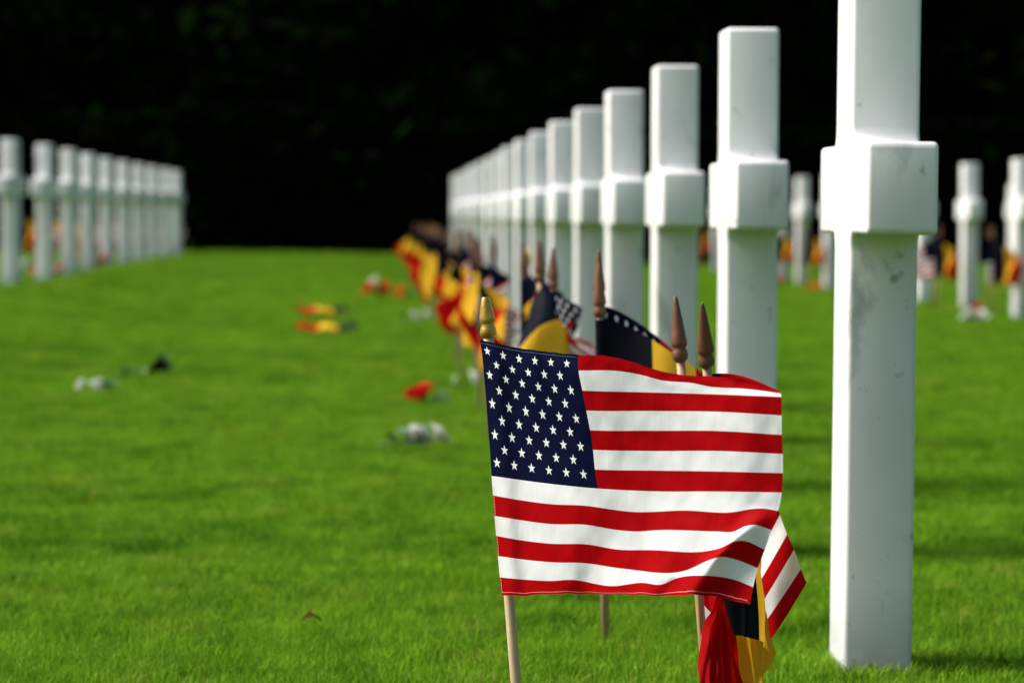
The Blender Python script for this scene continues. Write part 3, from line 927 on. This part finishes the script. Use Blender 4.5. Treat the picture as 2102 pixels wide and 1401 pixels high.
# the rest of the row
for i in range(2, 17):
    x, y = ROW[i]
    rr = random.Random(500 + i)
    fx = x - .37
    back = i > 3
    who = 'the %s cross' % ORD[i] if i < 16 else 'the farthest cross'
    tb = R(rr.uniform(-118, -72))
    tu = R(rr.uniform(-105, -40))
    if i > 6: tb = R(rr.uniform(-160, -112)); fx += .05
    if i == 2: tb, tu = R(-55), R(-70)
    if i == 3: tb, tu = R(-75), R(-85)
    dy = -.15 if i % 4 else .06
    small_flag('be', rr.choice([0, 1, 2, 1]), fx - .02 + rr.uniform(-.03, .03), y - .03, tb, (R(rr.uniform(-4, 2)), R(rr.uniform(-3, 3))),
               'drooping black, yellow and red flag in front of %s of the right-hand row' % who, GRP)
    small_flag('us', rr.choice([0, 1, 2]), fx + .03 + rr.uniform(-.03, .05), y + dy, tu, (R(rr.uniform(-3, 4)), R(rr.uniform(-3, 3))),
               'drooping American flag in front of %s of the right-hand row' % who, GRP, gold=rr.random() < .25)

# flags of the left row stand beyond its crosses
for i in range(2, 10):
    x, y = LEFT[i]
    rr = random.Random(700 + i)
    fx = ((36, 94, 143, 185, 222, 256, 286, 314)[i - 2] - CX) * y / FPX      # staffs show in the gaps between the crosses
    small_flag('be', rr.choice([1, 2]), fx, y - .02, R(rr.uniform(-35, 10)), (R(rr.uniform(-3, 3)), 0),
               'blurred black, yellow and red flag beyond the %s left-hand cross' % ORD[i], 'flags of the left-hand row')
    small_flag('us', rr.choice([0, 1, 2]), fx + .13, y + .12, R(rr.uniform(-30, 10)), (R(rr.uniform(-3, 3)), 0),
               'blurred American flag beyond the %s cross of the left-hand row' % ORD[i], 'flags of the left-hand row')
# flags of the back right row
for i in (0, 1, 4, 5, 6, 9):
    x, y = RIGHT[i]
    rr = random.Random(900 + i)
    ww = ['at the right picture edge', 'just right of the nearest cross', '', '', 'peeking out left of the nearest cross', 'between the two nearest crosses', 'just right of the second cross', '', '', 'between the second and third crosses'][i]
    small_flag('be', 1, x - .25 + (.06 if i == 0 else 0), y - .12, R(rr.uniform(-48, -25)), (R(rr.uniform(-3, 3)), 0),
               'blurred black, yellow, red flag in back right row, %s' % ww, 'flags of the back right row')
    small_flag('us', rr.choice([0, 1]), x - .22, y + .02, R(rr.uniform(120, 200) if i % 2 else -20), (R(rr.uniform(-3, 3)), 0),
               'blurred American flag in back right row, %s' % ww, 'flags of the back right row')

# ------------------------------------------------------------------ flowers and things lying on the grass
def bloom_mesh(seed, rad=.032, petals=16):
    r = np.random.default_rng(seed)
    vs, fs = [], []
    for k in range(petals):
        ring = k / petals
        a = k * 2.399; tilt = .25 + 1.15 * ring
        ln = rad * (.75 + .35 * ring); wd = rad * (.42 + .25 * ring)
        o = len(vs)
        for i in range(4):
            t = i / 3
            out = ln * t * math.sin(tilt) * (1 + .15 * t); up = ln * t * math.cos(tilt * (1 - .15 * t)) + .004
            ww = wd * math.sin(math.pi * (.12 + .72 * t)) * (1 - .15 * t)
            for s in (-1, 0, 1):
                cu = -.25 * ww * abs(s)
                px = out + cu * .5; py = s * ww
                vs.append((px * math.cos(a) - py * math.sin(a), px * math.sin(a) + py * math.cos(a), up + r.normal(0, rad * .05) - cu))
        for i in range(3):
            for s in range(2):
                fs.append((o + i * 3 + s, o + i * 3 + s + 1, o + (i + 1) * 3 + s + 1, o + (i + 1) * 3 + s))
    return vs, fs

def leaf_mesh(ln=.05, wd=.02):
    vs, fs = [], []
    for i in range(5):
        t = i / 4; w_ = wd * math.sin(math.pi * (.05 + .92 * t)) ** .8
        for s in (-1, 0, 1):
            vs.append((ln * t, s * w_, .010 * math.sin(3 * t) + .004 * abs(s)))
    for i in range(4):
        for s in range(2):
            fs.append((i * 3 + s, i * 3 + s + 1, (i + 1) * 3 + s + 1, (i + 1) * 3 + s))
    return vs, fs

def flower(px, py, petal, label, yaw, size=1.0, blooms=((0, 0, 0),), stem=.16, leaves=3, leafmat='leaf_grey', name='cut_flower', cat='flower', group=None, seed=0, lift=.03, tilt=None):
    p = on_ground(px, py)
    root = thing(name, label, cat, (p.x, p.y, p.z + lift), (0, 0, yaw), group)
    r = random.Random(seed + int(px))
    for k, (bx, by, bz) in enumerate(blooms):
        v, f = bloom_mesh(seed + k)
        b = mesh_obj('bloom', v, f, M[petal] if isinstance(petal, str) else M[petal[k % len(petal)]], root)
        b.location = (bx, by, bz); b.scale = (size,) * 3
        b.rotation_euler = (r.uniform(-.4, .4), R(r.uniform(-70, -40) if tilt is None else tilt), r.uniform(-.5, .5))
        v, f = tube([(bx, by, bz), (bx + stem * .5, by * .6 + r.uniform(-.01, .01), bz * .5 - .004), (bx + stem, by * .3, -.012)], .0028, 6)
        mesh_obj('stem', v, f, M['stem'], root)
        for q in range(leaves):
            v, f = leaf_mesh(.055, .015)
            l = mesh_obj('leaf', v, f, M[leafmat], root)
            l.location = (bx + stem * r.uniform(.1, .8), by * .5, bz * .5); l.rotation_euler = (r.uniform(-.7, .7), r.uniform(-.8, .1), r.uniform(0, 6.28))
    return root

flower(866, 842, 'petal_red', 'single red carnation lying on the lawn left of the large flag', R(-25), 1.9, stem=.15, leaves=2, seed=1, lift=.035, tilt=-15)
flower(852, 934, 'petal_white', 'pair of white roses lying on the lawn, nearest flowers to the large flag', R(205), 1.15, ((0, 0, 0), (-.05, .03, .004)), .12, 3, seed=2, name='cut_roses', lift=.045)
flower(848, 672, 'petal_white', 'pair of white roses lying beside the drooping flags, farther back', R(190), 1.4, ((0, 0, 0), (.0, .5, .03)), .10, 1, seed=3, name='cut_roses', lift=.05)
flower(968, 806, 'petal_white', 'white rose lying against the staff of a drooping flag', R(200), 1.3, stem=.1, leaves=1, seed=4, name='cut_rose', lift=.04)
flower(205, 812, 'petal_white', 'pale rose with grey-green leaves lying far left on the lawn', R(15), 1.0, ((0, 0, 0), (-.06, .02, 0)), .12, 5, seed=5, name='cut_rose', lift=.03)
flower(262, 780, 'leaf_grey', 'small pale green bud lying between pale rose and dark leaves', R(0), 1.0, stem=.08, leaves=3, seed=6, name='flower_bud', lift=.03)
flower(330, 781, 'leaf_dark', 'dark clump of leaves lying on the open lawn at left', R(20), 1.5, ((0, 0, 0), (.02, .01, .015)), .03, 3, 'leaf_dark', name='leaf_clump', cat='leaves', seed=7, lift=.04)
flower(796, 622, ('petal_red', 'petal_orange', 'petal_white', 'petal_red'), 'bunch of red, orange and white flowers lying in the open lawn', R(10), 2.2, ((0, 0, .02), (.12, -.1, 0), (-.08, .1, .06), (-.13, 0, .02)), .12, 2, seed=8, name='flower_bunch', lift=.07)
flower(850, 585, ('petal_white', 'petal_red'), 'white and red flowers lying close to the far flags', R(170), 2.0, ((0, 0, .03), (.02, -.3, 0)), .1, 2, seed=9, name='flower_bunch', lift=.06)
flower(862, 612, 'petal_red', 'dark red flower lying close to the far flags', R(170), 1.6, stem=.1, leaves=2, seed=10, lift=.05)
flower(2012, 672, 'petal_white', 'white rose lying in front of the blurred cross at the right', R(30), 1.7, ((0, 0, 0), (-.06, .03, .01)), .12, 2, seed=11, name='cut_rose', lift=.05)
flower(2004, 648, 'petal_red', 'red flower lying behind the white rose at the right', R(30), 1.3, stem=.1, leaves=1, seed=12, lift=.05)
flower(1597, 592, 'petal_orange', 'orange brown flowers at the foot of the flag right of the second cross', R(0), 1.8, ((0, 0, 0), (.06, .1, 0)), .1, 1, seed=13, name='flower_bunch', lift=.05)
flower(1690, 604, 'petal_orange', 'orange brown flowers at the foot of the flags left of the nearest cross', R(0), 1.6, ((0, 0, 0), (-.07, .1, 0)), .1, 1, seed=14, name='flower_bunch', lift=.05)
flower(182, 556, ('petal_red', 'petal_orange', 'petal_red'), 'red and yellow flowers at the foot of the fourth cross on the left', R(0), 2.6, ((.08, 0, .02), (-.12, 0, .02), (.16, .1, .0)), .1, 1, seed=15, name='flower_bunch', lift=.07)
flower(58, 566, ('petal_white', 'leaf_grey'), 'pale flowers lying between the first two crosses on the left', R(0), 2.2, ((0, 0, .02), (.1, 0, 0)), .1, 2, seed=16, name='flower_bunch', lift=.06)
flower(112, 578, ('petal_pink', 'navy', 'petal_pink'), 'pink and blue flowers lying between the second and third crosses on the left', R(0), 2.0, ((.06, 0, .02), (-.05, 0, 0), (-.14, .05, .01)), .1, 1, seed=17, name='flower_bunch', lift=.06)

def lying_flag(px, py, yaw, label, ln=.34, seed=0):
    p = on_ground(px, py)
    root = thing('belgian_flag', label, 'flag', (p.x, p.y, p.z + .04), (0, 0, yaw), 'fallen flags lying on the lawn')
    uu, vv = np.meshgrid(np.linspace(0, 1, 31), np.linspace(0, 1, 11))
    x = (uu - .5) * ln + .02 * np.sin(vv * 3 + seed)
    y = (vv - .5) * .16 + .02 * np.sin(uu * 6 + seed)
    z = .018 + .03 * np.sin(math.pi * vv) ** 1.5 + .008 * np.sin(uu * 14 + seed)
    S = Sheet(np.stack([x, y, z], 2)[::-1])
    for k, mt in enumerate(('red2', 'yellow', 'black')):
        sheet_obj('cloth_band', root, S, M[mt], (k / 3, (k + 1) / 3, 0, 1), 10, 10)
    vs_, fs_ = tube([(ln * .5 - .01, -.05, .0), (ln * .5 - .01, .15, .004), (ln * .5 - .01, .34, .0)], .005, 6)
    mesh_obj('staff', vs_, fs_, M['wood2'], root)
lying_flag(668, 696, R(0), 'nearer of two fallen black, yellow and red flags flat on the lawn', .33, 1)
lying_flag(664, 657, R(2), 'farther of two fallen black, yellow and red flags flat on the lawn', .33, 2.2)

p = on_ground(620, 1312)
v, f = leaf_mesh(.035, .012)
d_ = mesh_obj('dry_leaf', v, f, M['leaf_dry']); d_.location = (p.x, p.y, p.z + .03); d_.rotation_euler = (.2, .1, .5)
tag(d_, 'small brown dry leaf on the lawn at the bottom of the picture', 'leaf')
